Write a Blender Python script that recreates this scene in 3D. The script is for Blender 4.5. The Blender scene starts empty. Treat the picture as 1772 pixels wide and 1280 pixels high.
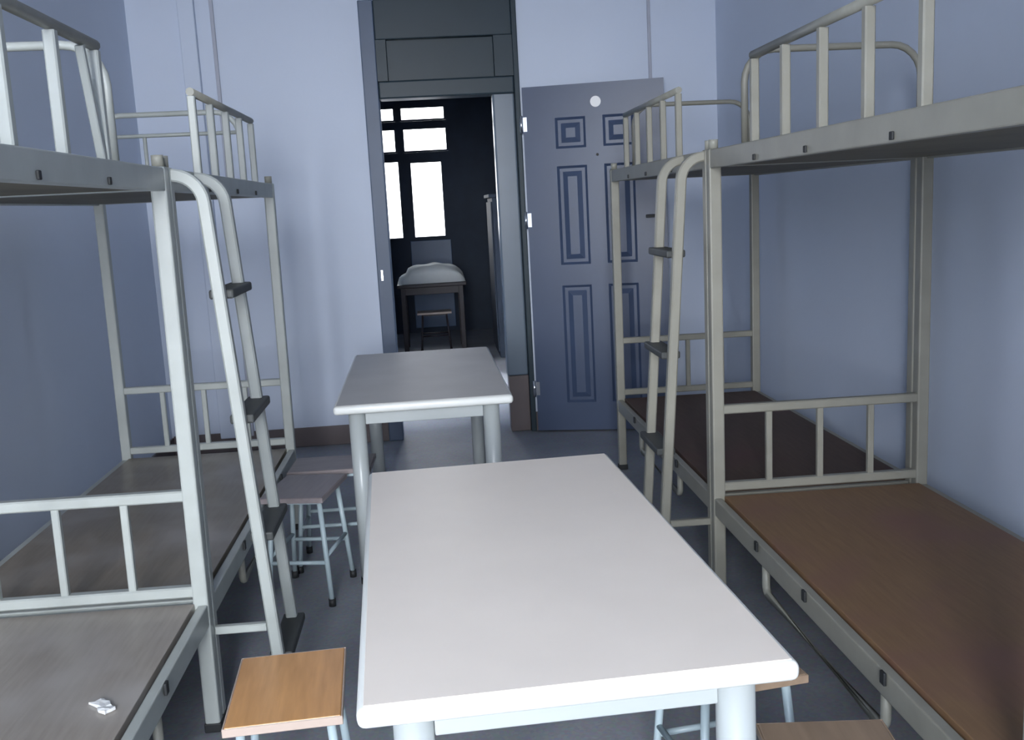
import bpy, bmesh, math, random
from mathutils import Vector, Matrix
random.seed(4)
C = bpy.context.scene.collection
PI = math.pi

# ------------------------------------------------------------------ materials
def new_mat(name):
    m = bpy.data.materials.new(name); m.use_nodes = True
    return m, m.node_tree.nodes, m.node_tree.links, m.node_tree.nodes['Principled BSDF']

def mat(name, col, rough=0.5, metal=0.0, var=0.08, scale=6.0, bump=0.0, bscale=60.0, spec=0.5, stretch=(1, 1, 1), coat=0.0, col2=None, vlo=0.3, vhi=0.7):
    """procedural paint/metal/wood: base colour broken up by object-space noise"""
    m, N, L, b = new_mat(name)
    tc = N.new('ShaderNodeTexCoord'); mp = N.new('ShaderNodeMapping'); mp.inputs['Scale'].default_value = stretch
    L.new(tc.outputs['Object'], mp.inputs['Vector'])
    nz = N.new('ShaderNodeTexNoise'); nz.inputs['Scale'].default_value = scale; nz.inputs['Detail'].default_value = 5
    L.new(mp.outputs['Vector'], nz.inputs['Vector'])
    cr = N.new('ShaderNodeValToRGB')
    a = [c * (1 - var) for c in col]; z = [min(1, c * (1 + var)) for c in col] if col2 is None else col2
    cr.color_ramp.elements[0].position = vlo; cr.color_ramp.elements[1].position = vhi
    cr.color_ramp.elements[0].color = (*a, 1); cr.color_ramp.elements[1].color = (*z, 1)
    L.new(nz.outputs['Fac'], cr.inputs['Fac']); L.new(cr.outputs['Color'], b.inputs['Base Color'])
    b.inputs['Roughness'].default_value = rough; b.inputs['Metallic'].default_value = metal
    b.inputs['Specular IOR Level'].default_value = spec
    b.inputs['Coat Weight'].default_value = coat; b.inputs['Coat Roughness'].default_value = 0.12
    if bump > 0:
        n2 = N.new('ShaderNodeTexNoise'); n2.inputs['Scale'].default_value = bscale; n2.inputs['Detail'].default_value = 4
        L.new(mp.outputs['Vector'], n2.inputs['Vector'])
        bp = N.new('ShaderNodeBump'); bp.inputs['Strength'].default_value = bump; bp.inputs['Distance'].default_value = 0.01
        L.new(n2.outputs['Fac'], bp.inputs['Height']); L.new(bp.outputs['Normal'], b.inputs['Normal'])
    return m

def floor_mat():
    m, N, L, b = new_mat('terrazzo_floor')
    tc = N.new('ShaderNodeTexCoord')
    nz = N.new('ShaderNodeTexNoise'); nz.inputs['Scale'].default_value = 2.2; nz.inputs['Detail'].default_value = 6
    L.new(tc.outputs['Object'], nz.inputs['Vector'])
    cr = N.new('ShaderNodeValToRGB')
    cr.color_ramp.elements[0].color = (.25, .265, .295, 1); cr.color_ramp.elements[1].color = (.35, .37, .41, 1)
    cr.color_ramp.elements[0].position = .3; cr.color_ramp.elements[1].position = .7
    L.new(nz.outputs['Fac'], cr.inputs['Fac'])
    vo = N.new('ShaderNodeTexVoronoi'); vo.inputs['Scale'].default_value = 90
    L.new(tc.outputs['Object'], vo.inputs['Vector'])
    mx = N.new('ShaderNodeMixRGB'); mx.blend_type = 'MULTIPLY'; mx.inputs['Fac'].default_value = .18
    L.new(cr.outputs['Color'], mx.inputs['Color1']); L.new(vo.outputs['Color'], mx.inputs['Color2'])
    L.new(mx.outputs['Color'], b.inputs['Base Color']); b.inputs['Roughness'].default_value = .52; b.inputs['Specular IOR Level'].default_value = .35
    return m

def board_mat(name, c1, c2, c3, rough, tint=None):
    """old plywood deck: grain along the bed, cloudy worn patches"""
    m, N, L, b = new_mat(name)
    tc = N.new('ShaderNodeTexCoord'); mp = N.new('ShaderNodeMapping'); mp.inputs['Scale'].default_value = (14, 1.2, 14)
    L.new(tc.outputs['Object'], mp.inputs['Vector'])
    g = N.new('ShaderNodeTexNoise'); g.inputs['Scale'].default_value = 5; g.inputs['Detail'].default_value = 8
    L.new(mp.outputs['Vector'], g.inputs['Vector'])
    cr = N.new('ShaderNodeValToRGB'); cr.color_ramp.elements[0].color = (*c1, 1); cr.color_ramp.elements[1].color = (*c2, 1)
    cr.color_ramp.elements[0].position = .25; cr.color_ramp.elements[1].position = .75
    L.new(g.outputs['Fac'], cr.inputs['Fac'])
    p = N.new('ShaderNodeTexNoise'); p.inputs['Scale'].default_value = 2.6; p.inputs['Detail'].default_value = 3
    L.new(tc.outputs['Object'], p.inputs['Vector'])
    r2 = N.new('ShaderNodeValToRGB'); r2.color_ramp.elements[0].position = .48; r2.color_ramp.elements[1].position = .7
    L.new(p.outputs['Fac'], r2.inputs['Fac'])
    mx = N.new('ShaderNodeMixRGB'); L.new(r2.outputs['Color'], mx.inputs['Fac'])
    L.new(cr.outputs['Color'], mx.inputs['Color1']); mx.inputs['Color2'].default_value = (*c3, 1)
    L.new(mx.outputs['Color'], b.inputs['Base Color']); b.inputs['Roughness'].default_value = rough
    return m

def glass_mat():
    m = bpy.data.materials.new('window_glass'); m.use_nodes = True
    N, L = m.node_tree.nodes, m.node_tree.links; N.clear()
    o = N.new('ShaderNodeOutputMaterial'); t = N.new('ShaderNodeBsdfTransparent'); g = N.new('ShaderNodeBsdfGlossy')
    t.inputs['Color'].default_value = (.97, .985, 1, 1); g.inputs['Roughness'].default_value = .03
    f = N.new('ShaderNodeFresnel'); f.inputs['IOR'].default_value = 1.45; x = N.new('ShaderNodeMixShader')
    L.new(f.outputs['Fac'], x.inputs['Fac']); L.new(t.outputs['BSDF'], x.inputs[1]); L.new(g.outputs['BSDF'], x.inputs[2])
    L.new(x.outputs['Shader'], o.inputs['Surface'])
    return m

M = dict(
    wall=mat('wall_paint', (.625, .695, .825), .62, var=.02, scale=1.4, bump=.05, bscale=30),
    ceil=mat('ceiling_paint', (.8, .8, .8), .8, var=.02),
    skirt=mat('brown_skirting', (.13, .105, .105), .45, var=.12),
    floor=floor_mat(),
    cream=mat('cream_enamel', (.42, .45, .43), .38, var=.06, scale=9, bump=.03, bscale=40),
    beige_shade=mat('beige_enamel_shaded', (.285, .278, .235), .42, var=.07, scale=9, bump=.03, bscale=40),  # right-row frames: beige, darkened further to carry the shade on that side
    creamdk=mat('cream_enamel_worn', (.30, .30, .26), .42, var=.12, scale=12),
    rubber=mat('black_rubber', (.018, .02, .022), .6, var=.2),
    tread=mat('dark_tread', (.05, .055, .055), .55, var=.2),
    boardL=board_mat('grey_brown_board', (.20, .165, .115), (.26, .215, .165), (.32, .285, .25), .33),
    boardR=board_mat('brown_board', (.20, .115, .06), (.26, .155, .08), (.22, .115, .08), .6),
    boardA=board_mat('pale_sheen_board', (.30, .265, .225), (.38, .34, .30), (.42, .39, .36), .36),  # near left board, grazing sheen put into a paler colour
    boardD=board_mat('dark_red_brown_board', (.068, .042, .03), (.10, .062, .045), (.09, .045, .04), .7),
    ply=board_mat('plywood_underside', (.13, .115, .075), (.18, .155, .105), (.12, .105, .075), .6),
    table=mat('table_cream_top', (.93, .85, .765), .42, var=.03, scale=3),
    tablew=mat('table_white_edge', (.78, .80, .78), .3, var=.02),
    tleg=mat('table_leg_enamel', (.42, .455, .46), .32, var=.03),
    tdim=mat('table_shaded_top', (.58, .57, .56), .55, var=.05, scale=4),  # far table top, its weaker light mixed into a greyer colour
    orange=mat('orange_wood', (.60, .31, .12), .24, var=.14, scale=4, stretch=(10, 1, 10)),
    tan=mat('tan_wood', (.30, .215, .15), .4, var=.14, scale=4, stretch=(10, 1, 10)),
    grey_wood=mat('grey_wood', (.25, .215, .22), .4, var=.12, scale=4, stretch=(10, 1, 10)),
    band=mat('pale_edge_band', (.50, .40, .34), .4, var=.04),
    bluetube=mat('pale_blue_enamel', (.42, .52, .56), .35, var=.05),
    door=mat('slate_blue_enamel', (.056, .082, .150), .36, var=.05, scale=3, spec=.42),
    doorfr=mat('slate_teal_enamel', (.028, .046, .060), .4, var=.06, scale=3, spec=.25),
    jamb=mat('pale_slate_enamel', (.13, .17, .22), .3, var=.05, scale=3),
    steel=mat('bright_steel', (.75, .77, .8), .2, metal=1.0, var=.05),
    bluepanel=mat('deep_blue_enamel', (.06, .12, .23), .4, var=.06),
    white=mat('white_sticker', (.9, .9, .9), .4, var=.01),
    jambblue=mat('slate_blue_jamb', (.075, .11, .18), .45, var=.05, scale=3),
    conduit=mat('conduit_plastic', (.42, .44, .52), .5, var=.05),
    shadewall=mat('corridor_wall_shaded', (.06, .09, .14), .6, var=.05),  # wall colour carries the backlit gloom of corridor and far room
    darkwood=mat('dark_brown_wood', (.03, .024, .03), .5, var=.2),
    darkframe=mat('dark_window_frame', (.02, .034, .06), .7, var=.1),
    quilt=mat('white_cotton', (.86, .90, .88), .85, var=.06, scale=5, bump=.3, bscale=9),
    paper=mat('white_paper', (.85, .86, .86), .6, var=.03),
    glass=glass_mat(),
)

# ------------------------------------------------------------------ mesh helpers
def add_box(bm, lo, hi, bevel=0.0, seg=2):
    t = bmesh.new(); bmesh.ops.create_cube(t, size=1)
    s = [hi[i] - lo[i] for i in range(3)]; c = [(hi[i] + lo[i]) / 2 for i in range(3)]
    for v in t.verts: v.co = Vector((v.co.x * s[0] + c[0], v.co.y * s[1] + c[1], v.co.z * s[2] + c[2]))
    if bevel > 0:
        bmesh.ops.bevel(t, geom=list(t.edges), offset=min(bevel, min(s) * .49), segments=seg, profile=.5, affect='EDGES')
    merge(bm, t)

def merge(bm, t, mtx=None):
    mp = {}
    for v in t.verts: mp[v] = bm.verts.new(mtx @ v.co if mtx else v.co)
    for f in t.faces:
        try:
            nf = bm.faces.new([mp[v] for v in f.verts]); nf.smooth = f.smooth; nf.material_index = f.material_index
        except ValueError: pass
    t.free()

def add_tube(bm, pts, r, n=10, square=False, cap=True, r2=None):
    """sweep a round or rounded-square section along a polyline"""
    pts = [Vector(p) for p in pts]
    tang = []
    for i in range(len(pts)):
        a = pts[max(i - 1, 0)]; b = pts[min(i + 1, len(pts) - 1)]
        tang.append((b - a).normalized())
    ref = Vector((0, 1, 0)) if abs(tang[0].y) < .8 else Vector((0, 0, 1))
    if square:
        k = r * .72; sec = []
        for sx, sy in ((1, 1), (-1, 1), (-1, -1), (1, -1)):
            q = [(sx * r, sy * k), (sx * k, sy * r)] if sx * sy > 0 else [(sx * k, sy * r), (sx * r, sy * k)]
            sec += q
    else:
        sec = [(r * math.cos(2 * PI * j / n), r * math.sin(2 * PI * j / n)) for j in range(n)]
    rings = []
    for i, p in enumerate(pts):
        t = tang[i]; u = (ref - t * ref.dot(t)).normalized(); w = t.cross(u)
        k = 1.0 if r2 is None else 1 + (r2 / r - 1) * i / (len(pts) - 1)
        if 0 < i < len(pts) - 1:
            d0 = (pts[i] - pts[i - 1]).normalized(); cs = max(.5, d0.dot(t)); 
        rings.append([bm.verts.new(p + u * (a * k) + w * (b * k)) for a, b in sec])
    m = len(sec)
    for i in range(len(rings) - 1):
        for j in range(m):
            f = bm.faces.new((rings[i][j], rings[i][(j + 1) % m], rings[i + 1][(j + 1) % m], rings[i + 1][j])); f.smooth = not square
    if cap:
        bm.faces.new(list(reversed(rings[0]))); bm.faces.new(rings[-1])

def arc_path(corner, a, b, r, n=6):
    """points of a fillet at `corner` between neighbours a and b"""
    corner, a, b = Vector(corner), Vector(a), Vector(b)
    da = (a - corner).normalized(); db = (b - corner).normalized()
    ang = da.angle(db); d = r / math.tan(ang / 2)
    p0 = corner + da * d; p1 = corner + db * d
    cen = corner + (da + db).normalized() * (r / math.sin(ang / 2))
    v0 = p0 - cen; v1 = p1 - cen; th = v0.angle(v1); out = []
    for i in range(n + 1):
        t = i / n; s = math.sin(th)
        out.append(cen + v0 * (math.sin((1 - t) * th) / s) + v1 * (math.sin(t * th) / s))
    return out

def add_panel_relief(bm, x0, x1, z0, z1, y, depth, rim):
    """a sunken frame with a raised field, on a face looking along -y (front at y)"""
    def loop(a, yy): return [bm.verts.new((x0 + a, yy, z0 + a)), bm.verts.new((x1 - a, yy, z0 + a)), bm.verts.new((x1 - a, yy, z1 - a)), bm.verts.new((x0 + a, yy, z1 - a))]
    ls = [loop(0, y), loop(rim * .35, y + depth), loop(rim * .8, y + depth), loop(rim * 1.5, y + depth * .12)]
    for a, b in zip(ls, ls[1:]):
        for j in range(4): bm.faces.new((a[j], a[(j + 1) % 4], b[(j + 1) % 4], b[j]))
    bm.faces.new(ls[-1])

def obj(name, bm, m, parent=None, recalc=True):
    me = bpy.data.meshes.new(name)
    if recalc: bmesh.ops.recalc_face_normals(bm, faces=list(bm.faces))
    bm.to_mesh(me); bm.free(); me.materials.append(m)
    o = bpy.data.objects.new(name, me); C.objects.link(o)
    if parent: o.parent = parent
    return o

def B(): return bmesh.new()
def box_obj(name, lo, hi, m, parent=None, bevel=0.0, seg=2):
    bm = B(); add_box(bm, lo, hi, bevel, seg); return obj(name, bm, m, parent)
def tube_obj(name, pts, r, m, parent=None, n=10, square=False):
    bm = B(); add_tube(bm, pts, r, n, square); return obj(name, bm, m, parent)

def thing(name, label, cat, loc=(0, 0, 0), rot=(0, 0, 0), group=None):
    o = bpy.data.objects.new(name, None); C.objects.link(o); o.empty_display_size = .1
    o.location = loc; o.rotation_euler = rot; o['label'] = label; o['category'] = cat
    if group: o['group'] = group
    return o
def tag(o, label, cat, group=None):
    o['label'] = label; o['category'] = cat
    if group: o['group'] = group
    return o
def struct(o): o['kind'] = 'structure'; return o
def dup(root, loc, rot, label, group=None):
    r = root.copy(); C.objects.link(r); r.location = loc; r.rotation_euler = rot; r['label'] = label
    if group: r['group'] = group
    for ch in list(root.children):
        c = ch.copy(); C.objects.link(c); c.parent = r
        for g in list(ch.children):
            d = g.copy(); C.objects.link(d); d.parent = c
    return r

# ------------------------------------------------------------------ measured layout (metres)
XA_L, XA_R, W, L = -.758, 1.009, .783, 1.966      # aisle post lines, bunk width and length
YL, YR = 2.943, 3.605                             # where the two bunks of each row meet
XL, XR, YB, YF, ZC = -1.80, 1.93, 6.711, -2.60, 3.30
WT = .22                                          # wall thickness
OX0, OX1, OZ = -.37, .63, 2.845                   # doorway hole in back wall
FAR = 12.6                                        # end wall of the room across the corridor

# ------------------------------------------------------------------ room shell
struct(box_obj('floor', (-4, YF - .2, -.1), (4, FAR + .3, 0), M['floor']))
struct(box_obj('ceiling', (XL - .2, YF - .2, ZC), (XR + .2, YB + WT, ZC + .1), M['ceil']))
struct(box_obj('wall_left', (XL - .2, YF - .2, 0), (XL, YB, ZC), M['wall']))
struct(box_obj('wall_right', (XR, YF - .2, 0), (XR + .2, YB, ZC), M['wall']))
bm = B()
add_box(bm, (XL - .2, YB, 0), (OX0, YB + WT, ZC)); add_box(bm, (OX1, YB, 0), (XR + .2, YB + WT, ZC)); add_box(bm, (OX0, YB, OZ), (OX1, YB + WT, ZC))
struct(obj('wall_back', bm, M['wall']))
# rear wall behind the camera with the balcony window
WX0, WX1, WZ0, WZ1 = -1.32, .15, .90, 3.20
bm = B()
add_box(bm, (XL, YF - .2, 0), (WX0, YF, ZC)); add_box(bm, (WX1, YF - .2, 0), (XR, YF, ZC))
add_box(bm, (WX0, YF - .2, 0), (WX1, YF, WZ0)); add_box(bm, (WX0, YF - .2, WZ1), (WX1, YF, ZC))
struct(obj('wall_front', bm, M['wall']))
struct(box_obj('wall_light_blocker', (.34, YF + .001, 0), (XR - .001, -.45, ZC - .001), M['wall']))  # unseen partition, added to keep daylight off the right wall
win = thing('window_1', '', ''); del win['label']; del win['category']; struct(win)
bm = B()
for x in (WX0, WX0 + .54, WX1 - .59, WX1 - .05): add_box(bm, (x, YF - .13, WZ0), (x + .05, YF - .07, WZ1))
for z in (WZ0, WZ0 + 1.3, WZ1 - .05): add_box(bm, (WX0 + .05, YF - .128, z), (WX1 - .05, YF - .072, z + .05))
obj('window_frame', bm, M['darkframe'], win)
box_obj('pane', (WX0 + .02, YF - .102, WZ0 + .02), (WX1 - .02, YF - .098, WZ1 - .02), M['glass'], win)

for nm, lo, hi in (('baseboard_left', (XL, YF, 0), (XL + .012, YB, .12)), ('baseboard_right', (XR - .012, YF, 0), (XR, YB, .12)),
                   ('baseboard_back', (XL + .012, YB - .014, 0), (OX0 - .001, YB, .13)), ('baseboard_back_right', (OX1 + .001, YB - .014, 0), (XR - .012, YB, .13))):
    struct(box_obj(nm, lo, hi, M['skirt'], bevel=.003))
# surface conduits on the back wall
struct(box_obj('trim_1', (-1.285, YB - .018, .1), (-1.262, YB, ZC), M['conduit'], bevel=.004))
struct(box_obj('trim_2', (-1.475, YB - .05, .1), (-1.375, YB, ZC), M['wall'], bevel=.006))
struct(box_obj('trim_3', (1.478, YB - .018, .1), (1.498, YB, ZC), M['conduit'], bevel=.004))

# ------------------------------------------------------------------ corridor and the room across
struct(box_obj('wall_corridor_left', (-3.2, YB + WT, 0), (-3.0, 9.0, 3.0), M['shadewall']))
struct(box_obj('wall_corridor_right', (3.0, YB + WT, 0), (3.2, 9.0, 3.0), M['shadewall']))
struct(box_obj('ceiling_corridor', (-3.2, YB + WT, 2.95), (3.2, 9.1, 3.05), M['shadewall']))
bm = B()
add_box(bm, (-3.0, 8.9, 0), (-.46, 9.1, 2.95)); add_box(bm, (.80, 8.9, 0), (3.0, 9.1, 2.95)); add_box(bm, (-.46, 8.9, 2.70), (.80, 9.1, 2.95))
struct(obj('wall_corridor_far', bm, M['shadewall']))
struct(box_obj('wall_far_left', (-1.9, 9.1, 0), (-1.7, FAR, 3.0), M['shadewall']))
struct(box_obj('wall_far_right', (1.7, 9.1, 0), (1.9, FAR, 3.0), M['shadewall']))
struct(box_obj('ceiling_far', (-1.9, 9.1, 2.95), (1.9, FAR + .2, 3.05), M['shadewall']))
# end wall: balcony door with two fanlights, window beside it
holes = [(-.215, .195, 1.165, 2.10), (-.275, .275, 2.205, 2.50), (-.29, .265, 2.575, 2.75),
         (-.95, -.325, 1.165, 2.12), (-.95, -.345, 2.205, 2.50), (-.95, -.345, 2.575, 2.75)]
xs = sorted(set([-1.7, 1.7] + [h[0] for h in holes] + [h[1] for h in holes])); zs = sorted(set([0, 2.95] + [h[2] for h in holes] + [h[3] for h in holes]))
bm = B()
for z0, z1 in zip(zs, zs[1:]):
    run = None
    for x0, x1 in list(zip(xs, xs[1:])) + [(9, 9)]:
        solid = x0 < 9 and not any(h[0] <= (x0 + x1) / 2 <= h[1] and h[2] <= (z0 + z1) / 2 <= h[3] for h in holes)
        if solid: run = (run[0], x1) if run else (x0, x1)
        elif run: add_box(bm, (run[0], FAR, z0), (run[1], FAR + .08, z1)); run = None
struct(obj('wall_far_end', bm, M['darkframe']))  # end wall coloured dark so that it reads as backlit
w2 = thing('window_2', '', ''); del w2['label']; del w2['category']; struct(w2)
for h in holes:
    f = B(); t = .022
    add_box(f, (h[0], FAR - .012, h[2]), (h[0] + t, FAR - .001, h[3])); add_box(f, (h[1] - t, FAR - .012, h[2]), (h[1], FAR - .001, h[3]))
    add_box(f, (h[0] + t, FAR - .012, h[2]), (h[1] - t, FAR - .001, h[2] + t)); add_box(f, (h[0] + t, FAR - .012, h[3] - t), (h[1] - t, FAR - .001, h[3]))
    obj('window_frame', f, M['darkframe'], w2)
    box_obj('pane', (h[0] + .001, FAR + .035, h[2] + .001), (h[1] - .001, FAR + .04, h[3] - .001), M['glass'], w2)

box_obj('door_panel', (-.26, FAR - .02, .06), (.24, FAR - .0005, 1.14), M['bluepanel'], w2, .006)

# dark desk with a folded white quilt, and a stool under it
dk = thing('desk', 'dark wooden desk carrying a white quilt in the room beyond the doorway', 'desk', (0, 11.1, 0))
box_obj('desk_top', (-.40, -.28, .70), (.34, .28, .735), M['darkwood'], dk, .005)
for x in (-.34, .28):
    for y in (-.23, .23): box_obj('leg', (x - .025, y - .025, 0), (x + .025, y + .025, .70), M['darkwood'], dk, .004)
box_obj('apron', (-.36, -.25, .62), (.30, .25, .699), M['darkwood'], dk, .004)
q = B(); t = bmesh.new(); bmesh.ops.create_grid(t, x_segments=28, y_segments=20, size=.5)
top = {}
def qz(u, v):
    e = max(0, 1 - abs(u * 2) ** 4) ** .5 * max(0, 1 - abs(v * 2) ** 4) ** .5
    lump = .175 + .02 * math.exp(-((u - .02) / .3) ** 2) + .006 * math.sin(u * 19 + v * 7) + .005 * math.sin(v * 15 - u * 9)
    return e * lump * (1.0 if u > -.34 else .75)
t2 = bmesh.new()
for v in t.verts:
    u, w = v.co.x, v.co.y
    v.co = Vector((u * .70 - .03 + (.02 * math.sin(w * 9)), w * .46, .7365 + qz(u, w)))
for f in t.faces: f.smooth = True
ext = bmesh.ops.extrude_face_region(t, geom=list(t.faces))
for e in ext['geom']:
    if isinstance(e, bmesh.types.BMVert): e.co.z = .7365
merge(q, t); t2.free()
qo = obj('quilt', q, M['quilt']); qo.location = (0, 11.1, 0)
tag(qo, 'rumpled white quilt heaped on the dark desk beyond the doorway', 'quilt')

cb = thing('wardrobe', 'dark wardrobe against the right side of the room beyond the doorway', 'wardrobe', (0, 0, 0))
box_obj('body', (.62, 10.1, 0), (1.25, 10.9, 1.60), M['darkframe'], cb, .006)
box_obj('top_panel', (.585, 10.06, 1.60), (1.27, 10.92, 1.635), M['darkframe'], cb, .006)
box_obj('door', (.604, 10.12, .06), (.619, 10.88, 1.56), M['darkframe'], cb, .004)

# ------------------------------------------------------------------ doorway frame, transom and open leaf
d1 = thing('door_1', '', ''); del d1['label']; del d1['category']; struct(d1)
y0, y1 = YB - .025, YB + .14
box_obj('left_jamb', (OX0 + .001, y0, 0), (-.275, y1, OZ - .001), M['jambblue'], d1, .006)
bm = B()
add_box(bm, (.595, y0, 0), (OX1 - .001, y1, OZ - .001), .005)
obj('right_jamb', bm, M['doorfr'], d1)
box_obj('jamb_lining', (.452, y0 + .03, .385), (.594, y1, 2.255), M['jamb'], d1, .012, 3)
box_obj('kick_panel', (.46, y0 + .034, .001), (.594, y1 - .004, .384), M['skirt'], d1, .004)
bm = B(); add_box(bm, (-.274, y0, 2.235), (.594, y1, 2.345), .01); add_box(bm, (-.274, y0, 2.60), (.594, y1, OZ - .001), .006)
add_box(bm, (-.274, y0 + .002, 2.346), (-.21, y1, 2.599)); add_box(bm, (.475, y0 + .002, 2.346), (.594, y1, 2.599))
obj('transom_frame', bm, M['doorfr'], d1)
box_obj('transom_panel', (-.209, y0 + .035, 2.346), (.474, y0 + .06, 2.599), M['doorfr'], d1, .004)
box_obj('strike_plate', (-.345, y0 - .003, 1.08), (-.33, y0 - .0005, 1.15), M['steel'], d1, .001)
# leaf, swung back towards the right-hand bunks
TH = math.radians(-14); LW = .90; LZ0, LZ1 = .012, 2.262
hing = (.637, YB - .062)
lf = B(); t = bmesh.new()
cols = [(.205, .400), (.510, .705)]; rows = [(.20, .985), (1.12, 1.755), (1.865, 2.06)]
xs = sorted([0, LW] + [v for c in cols for v in c]); zs = sorted([LZ0, LZ1] + [v for r in rows for v in r])
for xa, xb in zip(xs, xs[1:]):
    for za, zb in zip(zs, zs[1:]):
        if (xa, xb) in cols and (za, zb) in rows: add_panel_relief(t, xa, xb, za, zb, 0, .014, .045)
        else: t.faces.new([t.verts.new(p) for p in ((xa, 0, za), (xb, 0, za), (xb, 0, zb), (xa, 0, zb))])
bmesh.ops.remove_doubles(t, verts=list(t.verts), dist=1e-5)
P = [(0, LZ0), (LW, LZ0), (LW, LZ1), (0, LZ1)]
fr = [t.verts.new((x, 0, z)) for x, z in P]; bk = [t.verts.new((x, .042, z)) for x, z in P]
t.faces.new(bk)
for j in range(4): t.faces.new((fr[j], fr[(j + 1) % 4], bk[(j + 1) % 4], bk[j]))
merge(lf, t)
leaf = obj('door_leaf', lf, M['door'], d1); leaf.location = (hing[0], hing[1], 0); leaf.rotation_euler = (0, 0, TH)
def disc(name, x, z, r, m, dep=.006):
    bm = B(); add_tube(bm, [(x, 0, z), (x, -dep, z)], r, 20); return obj(name, bm, m, leaf)
disc('door_sticker', .470, 2.145, .034, M['white'])
disc('peephole', .470, 1.815, .009, M['rubber'])
bm = B(); add_box(bm, (.835, -.014, 1.37), (.872, -.0005, 1.47), .004); add_tube(bm, [(.853, -.012, 1.41), (.853, -.05, 1.41)], .011, 10); add_box(bm, (.767, -.06, 1.40), (.862, -.046, 1.42), .004)
obj('lock_handle', bm, M['rubber'], leaf)
for z in (2.03, 1.42, .30):
    bm = B(); add_tube(bm, [(-.012, -.006, z - .055), (-.012, -.006, z + .055)], .011, 12); add_box(bm, (-.006, -.003, z - .045), (.024, -.0005, z + .045))
    obj('hinge', bm, M['steel'], leaf)

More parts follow.
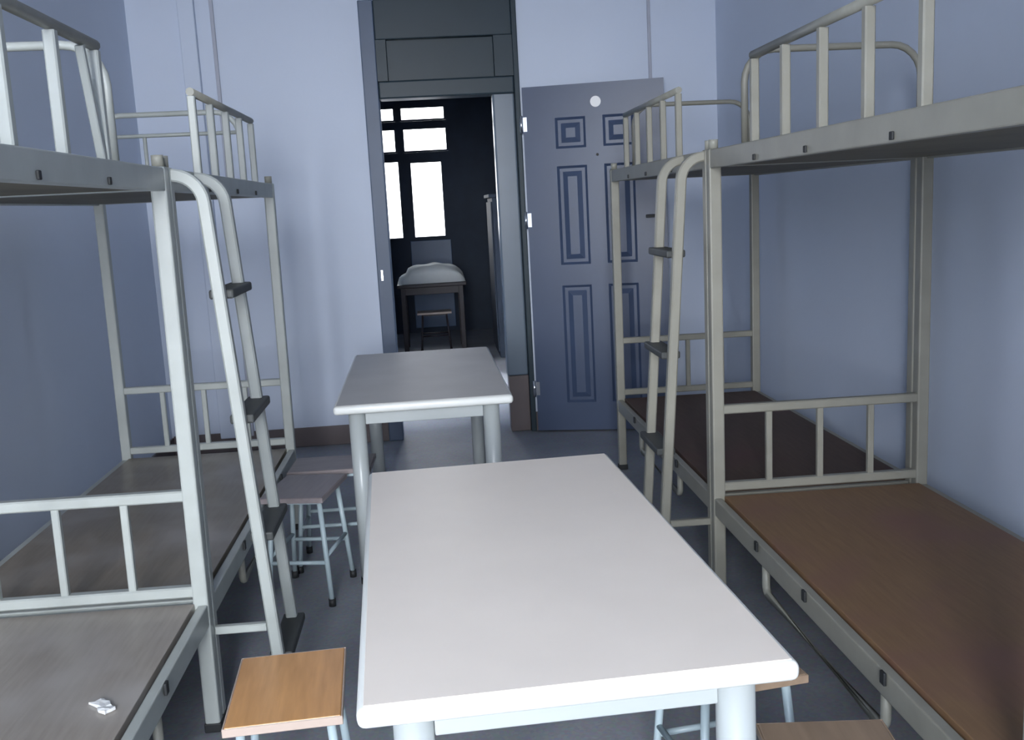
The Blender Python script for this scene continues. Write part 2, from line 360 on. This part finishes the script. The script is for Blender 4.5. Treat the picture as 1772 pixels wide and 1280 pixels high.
# ------------------------------------------------------------------ bunk beds
ZU0, ZU1, ZL0, ZL1 = 1.622, 1.687, .342, .408
def make_bunk(name, label, s, X, Y, near, board, hoop_bars=False, L=L, enamel='cream'):
    """s: side of the wall (-1 left, +1 right); near bunk owns the frame where the row meets"""
    r = thing(name, label, 'bunk bed', (X, Y, 0), (0, math.atan(.0065), 0), 'steel bunk beds along the two walls')
    cr = M[enamel]; w = s * W; h = .0225
    # posts
    for yy in ((0, L) if near else (.052, L)):
        for xx in (0, w):
            if not near and yy < .1 and False: continue
            bm = B(); add_box(bm, (xx - h, yy - h, .012), (xx + h, yy + h, 1.69), .006); p = obj('post', bm, cr, r)
            bm = B(); add_tube(bm, [(xx, yy, 1.6905), (xx, yy, 1.712), (xx, yy, 1.722)], .017, 12); obj('post_cap', bm, M['creamdk'], p)
            bm = B(); add_box(bm, (xx - h - .003, yy - h - .003, 0), (xx + h + .003, yy + h + .003, .03), .004); obj('rubber_foot', bm, M['rubber'], p)
    ya, yb = (h, L - h) if near else (.052 + h, L - h)
    # side rails (outer web with an inner ledge) and end rails
    for z0, z1, nm in ((ZU0, ZU1, 'upper_rail'), (ZL0, ZL1, 'lower_rail')):
        for xx, k in ((0, s), (w, -s)):
            bm = B(); xo = xx - k * h * .9; xi = xx - k * h * .9 + k * .028
            add_box(bm, (min(xo, xi), ya, z0), (max(xo, xi), yb, z1), .004)
            obj(nm, bm, cr, r)
    for yy in ((0, L) if near else (.052, L)):
        for z0, z1, nm in ((ZU0 + .004, ZU1 - .004, 'upper_end_rail'), (ZL0 + .004, ZL1 - .004, 'lower_end_rail')):
            box_obj(nm, (min(s * h, w - s * h), yy - .014, z0), (max(s * h, w - s * h), yy + .014, z1), cr, r, .004)
    # decks
    xa, xb = sorted((s * .016, w - s * .012))
    ba, bb = ya - h + .012, yb + h - .012
    box_obj('lower_deck_board', (min(s * .018, w - s * .012), ya + .0, ZL1 - .018), (max(s * .018, w - s * .012), yb, ZL1 + .006), board, r, .002)
    box_obj('upper_deck_board', (min(s * .018, w - s * .012), ya, ZU0 + .006), (max(s * .018, w - s * .012), yb, ZU0 + .026), M['ply'], r, .002)
    # end frames of the lower berth
    for yy in ((0, L) if near else (L,)):
        a, b = s * h, w - s * h
        tp = tube_obj('headboard_rail', [(a, yy, .742), (b, yy, .742)], .0165, cr, r, square=True)
        tube_obj('headboard_rail', [(a, yy, .447), (b, yy, .447)], .0165, cr, r, square=True)
        for k in (1, 2, 3): tube_obj('headboard_slat', [(w * k / 4, yy, .4635), (w * k / 4, yy, .7255)], .0115, cr, r, square=True)
    # rounded end hoops of the upper berth
    for yy in ((0, L) if near else (L,)):
        a, b, zt = s * .115, w - s * .024, 2.025
        pts = [(a, yy, ZU1 - .004)] + arc_path((a, yy, zt), (a, yy, 1), (b, yy, zt), .11) + arc_path((b, yy, zt), (a, yy, zt), (b, yy, 1), .11) + [(b, yy, ZU1 - .004)]
        tube_obj('end_hoop', pts, .0125, cr, r, 10)
        if hoop_bars or (near and yy == 0):
            a2, b2 = a + s * .0125, b - s * .0125
            tube_obj('hoop_bar', [(a2, yy, 1.93), (b2, yy, 1.93)], .009, cr, r, 8)
            for k in (.33, .67): tube_obj('hoop_bar', [(a + (b - a) * k, yy, ZU1 - .004), (a + (b - a) * k, yy, 1.922)], .009, cr, r, 8)
    # guard rail at the aisle side, centred
    g0, g1 = L * .5 - .535, L * .5 + .535
    if near: g0, g1 = L - 1.56, L - .465
    else: g0, g1 = .50, 1.60
    tube_obj('guard_rail', [(0, g0 - .012, 1.947), (0, g1 + .012, 1.947)], .0135, M['creamdk'], r, 10)
    for k in range(5):
        yy = g0 + (g1 - g0) * k / 4
        tube_obj('guard_bar', [(0, yy, ZU1 + .0005), (0, yy, 1.934)], .0125, cr, r, square=True)
    if near and s < 0: tube_obj('guard_brace', [(0, g1 - .095, 1.932), (0, g1 - .022, ZU1 + .0005)], .0095, cr, r, square=True)
    # low brace under the aisle rail
    yq0, yq1 = (.62, L - .53)
    pts = [(s * .006, yq1, ZL0 - .0005)] + arc_path((s * .006, yq1, .235), (s * .006, yq1, 1), (s * .006, yq0, .235), .03, 4) + arc_path((s * .006, yq0, .235), (s * .006, yq1, .235), (s * .006, yq0, 1), .03, 4) + [(s * .006, yq0, ZL0 - .0005)]
    tube_obj('under_rail', pts, .0135, M['creamdk'], r, 8)
    # rail clips
    for yy in (L * .28, L * .53, L * .74):
        bm = B(); add_box(bm, (-s * .026 - .004, yy - .012, ZL1 - .028), (-s * .026 + .004, yy + .012, ZL1 + .004), .002); obj('rail_clip', bm, M['rubber'], r)
        bm = B(); add_box(bm, (-s * .024 - .003, yy - .008, ZU0 + .006), (-s * .024 + .003, yy + .008, ZU0 + .024), .002); obj('rail_clip', bm, M['rubber'], r)
    # ladder hung on the aisle side, beside the joint
    if not near:
        lad = B(); N = 12
        def rail(yy):
            k = -s
            top = [(0 + k * .012, yy, 1.668)]
            A, Bc, D = (k * .012, yy, 1.668), (k * .10, yy, 1.662), (k * .205, yy, .125)
            return top + arc_path(Bc, A, D, .085, 7) + [(k * .205, yy, .125)]
        for yy in (.058, .365): add_tube(lad, rail(yy), .018, square=True)
        lo = obj('ladder', lad, cr, r)
        for z in (1.322, .945, .575, .185):
            xx = -s * (.10 + (.205 - .10) * (1.6 - z) / 1.475 + .004)
            bm = B(); add_box(bm, (xx - .036, .078, z - .016), (xx + .036, .392, z + .012), .006)
            obj('tread', bm, M['tread'], lo)
        tb = tube_obj('ladder_brace', [(-s * h, .045, .30), (-s * .175, .045, .30)], .0125, cr, r, square=True)
    return r

make_bunk('bunk_bed', 'nearest steel bunk on the left with grey-brown board, cut off by the left edge', -1, XA_L, YL - 2.03, True, M['boardA'], L=2.03)
make_bunk('bunk_bed', 'farther left steel bunk with leaning ladder, its far end by the bright back wall', -1, XA_L, YL, False, M['boardL'], True)
make_bunk('bunk_bed', 'nearest steel bunk on the right with bare brown board, beside the large white table', 1, XA_R, YR - 2.03, True, M['boardR'], L=2.03, enamel='beige_shade')
make_bunk('bunk_bed', 'farther right steel bunk with leaning ladder, partly hiding the open blue door', 1, XA_R, YR, False, M['boardD'], enamel='beige_shade')

# torn paper label stuck on the near left berth
t = bmesh.new(); bmesh.ops.create_grid(t, x_segments=5, y_segments=3, size=.5)
for v in t.verts: v.co = Vector((v.co.x * .075 + random.uniform(-.006, .006), v.co.y * .032 + random.uniform(-.005, .005), .004 + abs(random.gauss(0, .003))))
ext = bmesh.ops.extrude_face_region(t, geom=list(t.faces))
for e in ext['geom']:
    if isinstance(e, bmesh.types.BMVert): e.co.z = 0
ps = obj('paper_scrap', t, M['paper']); ps.location = (-.843, 2.30, .4165); ps.rotation_euler = (0, 0, -.9)
tag(ps, 'small torn white paper scrap lying on the board of the nearest left bunk', 'paper')

# ------------------------------------------------------------------ tables
TL, TW, TZ = 1.46, .7265, .771
def make_table(label, loc, rz, topm, grp='white dormitory tables in the aisle'):
    r = thing('table', label, 'table', loc, (0, 0, rz), grp)
    a, b = TW / 2, TL / 2
    bm = B(); add_box(bm, (-a, -b, TZ - .036), (a, b, TZ), .014, 4); tp = obj('tabletop', bm, M['tablew'], r)
    for f in tp.data.polygons: f.use_smooth = True
    bm = B(); add_box(bm, (-a + .012, -b + .012, TZ + .0002), (a - .012, b - .012, TZ + .0016), .0006, 1); obj('top_surface', bm, topm, tp)
    ix, iy = a - .088, b - .075
    bm = B()
    for sx in (-1, 1): add_box(bm, (sx * ix - .011, -iy + .034, TZ - .092), (sx * ix + .011, iy - .034, TZ - .0365), .003)
    for sy in (-1, 1): add_box(bm, (-ix + .034, sy * iy - .011, TZ - .092), (ix - .034, sy * iy + .011, TZ - .0365), .003)
    obj('apron', bm, M['tleg'], r)
    for sx in (-1, 1):
        for sy in (-1, 1):
            bm = B(); x, y = sx * ix, sy * iy
            add_tube(bm, [(x, y, .012), (x, y, TZ - .0365)], .034, 24); lg = obj('leg', bm, M['tleg'], r)
            bm = B(); add_tube(bm, [(x, y, 0), (x, y, .03)], .036, 20); obj('rubber_foot', bm, M['rubber'], lg)
    return r
make_table('large white table in the foreground of the aisle with bright rounded edge', (.163, 2.229, 0), .046, M['table'])
make_table('smaller-looking table with shade-greyed top farther along the aisle, in front of the doorway', (-.0835, 4.740, 0), .0124, M['tdim'])

# ------------------------------------------------------------------ stools
def make_stool(label, loc, rz, wood, band, tube, grp='tube-legged wooden stools', z=.45):
    r = thing('stool', label, 'stool', loc, (0, 0, rz), grp)
    a, b = .13, .18
    bm = B(); add_box(bm, (-a + .004, -b + .004, z - .020), (a - .004, b - .004, z), .003); st = obj('seat', bm, wood, r)
    bm = B()
    for lo, hi in (((-a, -b, z - .021), (a, -b + .004, z - .001)), ((-a, b - .004, z - .021), (a, b, z - .001)), ((-a, -b + .004, z - .021), (-a + .004, b - .004, z - .001)), ((a - .004, -b + .004, z - .021), (a, b - .004, z - .001))): add_box(bm, lo, hi, .0015, 1)
    obj('edge_band', bm, band, st)
    zt = z - .0215; T = {}; F = {}
    for sx in (-1, 1):
        for sy in (-1, 1):
            tp, ft = Vector((sx * .098, sy * .125, zt)), Vector((sx * .128, sy * .158, .012)); T[sx, sy] = tp; F[sx, sy] = ft
            lg = tube_obj('leg', [tp, ft], .0105, tube, r, 12)
            bm = B(); add_tube(bm, [(ft.x, ft.y, 0), (ft.x, ft.y, .030)], .0145, 12); obj('rubber_foot', bm, M['rubber'], lg)
    def at(k, zz):
        t = (zt - zz) / (zt - .012); return T[k] + (F[k] - T[k]) * t
    bm = B()
    add_box(bm, (-.108, -.135, zt - .016), (.108, -.115, zt)); add_box(bm, (-.108, .115, zt - .016), (.108, .135, zt))
    add_box(bm, (-.108, -.115, zt - .016), (-.088, .115, zt)); add_box(bm, (.088, -.115, zt - .016), (.108, .115, zt))
    obj('seat_frame', bm, tube, r)
    for k1, k2, zz in (((-1, -1), (1, -1), .175), ((-1, 1), (1, 1), .175), ((-1, -1), (-1, 1), .20), ((1, -1), (1, 1), .20)):
        tube_obj('rung', [at(k1, zz), at(k2, zz)], .0085, tube, r, 10)
    return r
make_stool('stool with glossy orange wooden seat beside the foot of the left ladder', (-.403, 2.262, 0), math.radians(3.4), M['orange'], M['band'], M['bluetube'])
make_stool('stool with grey seat standing between left ladder and far table, front of a pair', (-.582, 4.035, 0), math.radians(-10.7), M['grey_wood'], M['grey_wood'], M['bluetube'])
make_stool('grey-seated stool right behind another one, half hidden by the far table leg', (-.50, 4.39, 0), math.radians(88), M['grey_wood'], M['grey_wood'], M['bluetube'])
make_stool('tan wooden stool tucked under the right edge of the white table', (.632, 2.248, 0), math.radians(8.5), M['tan'], M['tan'], M['bluetube'])
make_stool('tan wooden stool at the bottom right, in front of the white table leg', (.712, 1.711, 0), math.radians(-6.5), M['tan'], M['tan'], M['bluetube'])
make_stool('dark-legged stool with pale seat pushed under the desk beyond the doorway', (-.02, 10.72, 0), math.radians(90), M['band'], M['band'], M['darkwood'])

# ------------------------------------------------------------------ daylight
wd = bpy.data.worlds.new('overcast_sky'); bpy.context.scene.world = wd; wd.use_nodes = True
N, Lk = wd.node_tree.nodes, wd.node_tree.links; bg = N['Background']
tc = N.new('ShaderNodeTexCoord'); sp = N.new('ShaderNodeSeparateXYZ'); rmp = N.new('ShaderNodeValToRGB'); mr = N.new('ShaderNodeMapRange')
mr.inputs['From Min'].default_value = -1; mr.inputs['From Max'].default_value = 1
Lk.new(tc.outputs['Generated'], sp.inputs['Vector']); Lk.new(sp.outputs['Z'], mr.inputs['Value']); Lk.new(mr.outputs['Result'], rmp.inputs['Fac'])
e = rmp.color_ramp.elements
e[0].position = .40; e[0].color = (.20, .21, .24, 1); e[1].position = .50; e[1].color = (.97, .965, .975, 1)
n = e.new(.62); n.color = (.97, .97, .985, 1); n = e.new(1.0); n.color = (.80, .89, 1.0, 1)
mr2 = N.new('ShaderNodeMapRange'); mr2.interpolation_type = 'SMOOTHSTEP'      # sky is brighter on the side behind the camera
mr2.inputs['From Min'].default_value = -.5; mr2.inputs['From Max'].default_value = .6; mr2.inputs['To Min'].default_value = 1; mr2.inputs['To Max'].default_value = .15
Lk.new(sp.outputs['Y'], mr2.inputs['Value'])
vm = N.new('ShaderNodeVectorMath'); vm.operation = 'SCALE'; Lk.new(rmp.outputs['Color'], vm.inputs[0]); Lk.new(mr2.outputs['Result'], vm.inputs['Scale'])
Lk.new(vm.outputs['Vector'], bg.inputs['Color']); bg.inputs['Strength'].default_value = 9.0
def portal(name, x0, x1, z0, z1, y, rx):
    li = bpy.data.lights.new(name, 'AREA'); li.shape = 'RECTANGLE'; li.size = x1 - x0; li.size_y = z1 - z0
    li.cycles.is_portal = True
    o = bpy.data.objects.new(name, li); C.objects.link(o); o.location = ((x0 + x1) / 2, y, (z0 + z1) / 2); o.rotation_euler = (rx, 0, 0)
portal('window_portal', WX0, WX1, WZ0, WZ1, YF - .18, PI / 2)
portal('balcony_door_portal', -.95, .28, 1.16, 2.76, FAR + .07, -PI / 2)

# ------------------------------------------------------------------ camera
f, yaw, pitch, roll, H = 1747.25, .0719, .1637, -.0539, 1.5383
cy, sy, cp, sp_, cr_, sr = math.cos(yaw), math.sin(yaw), math.cos(pitch), math.sin(pitch), math.cos(roll), math.sin(roll)
Fv = Vector((sy * cp, cy * cp, -sp_)); R0 = Vector((cy, -sy, 0)); U0 = R0.cross(Fv)
Rv = R0 * cr_ + U0 * sr; Uv = U0 * cr_ - R0 * sr
cam = bpy.data.cameras.new('camera'); co = bpy.data.objects.new('camera', cam); C.objects.link(co)
co.matrix_world = Matrix(((Rv.x, Uv.x, -Fv.x, 0), (Rv.y, Uv.y, -Fv.y, 0), (Rv.z, Uv.z, -Fv.z, H), (0, 0, 0, 1)))
cam.sensor_fit = 'HORIZONTAL'; cam.sensor_width = 36; cam.lens = f / 1772 * 36; cam.clip_start = .05; cam.clip_end = 100
S = bpy.context.scene; S.camera = co
S.view_settings.view_transform = 'Standard'; S.view_settings.look = 'None'; S.view_settings.gamma = 1; S.view_settings.use_curve_mapping = False
S.view_settings.exposure = 2.75
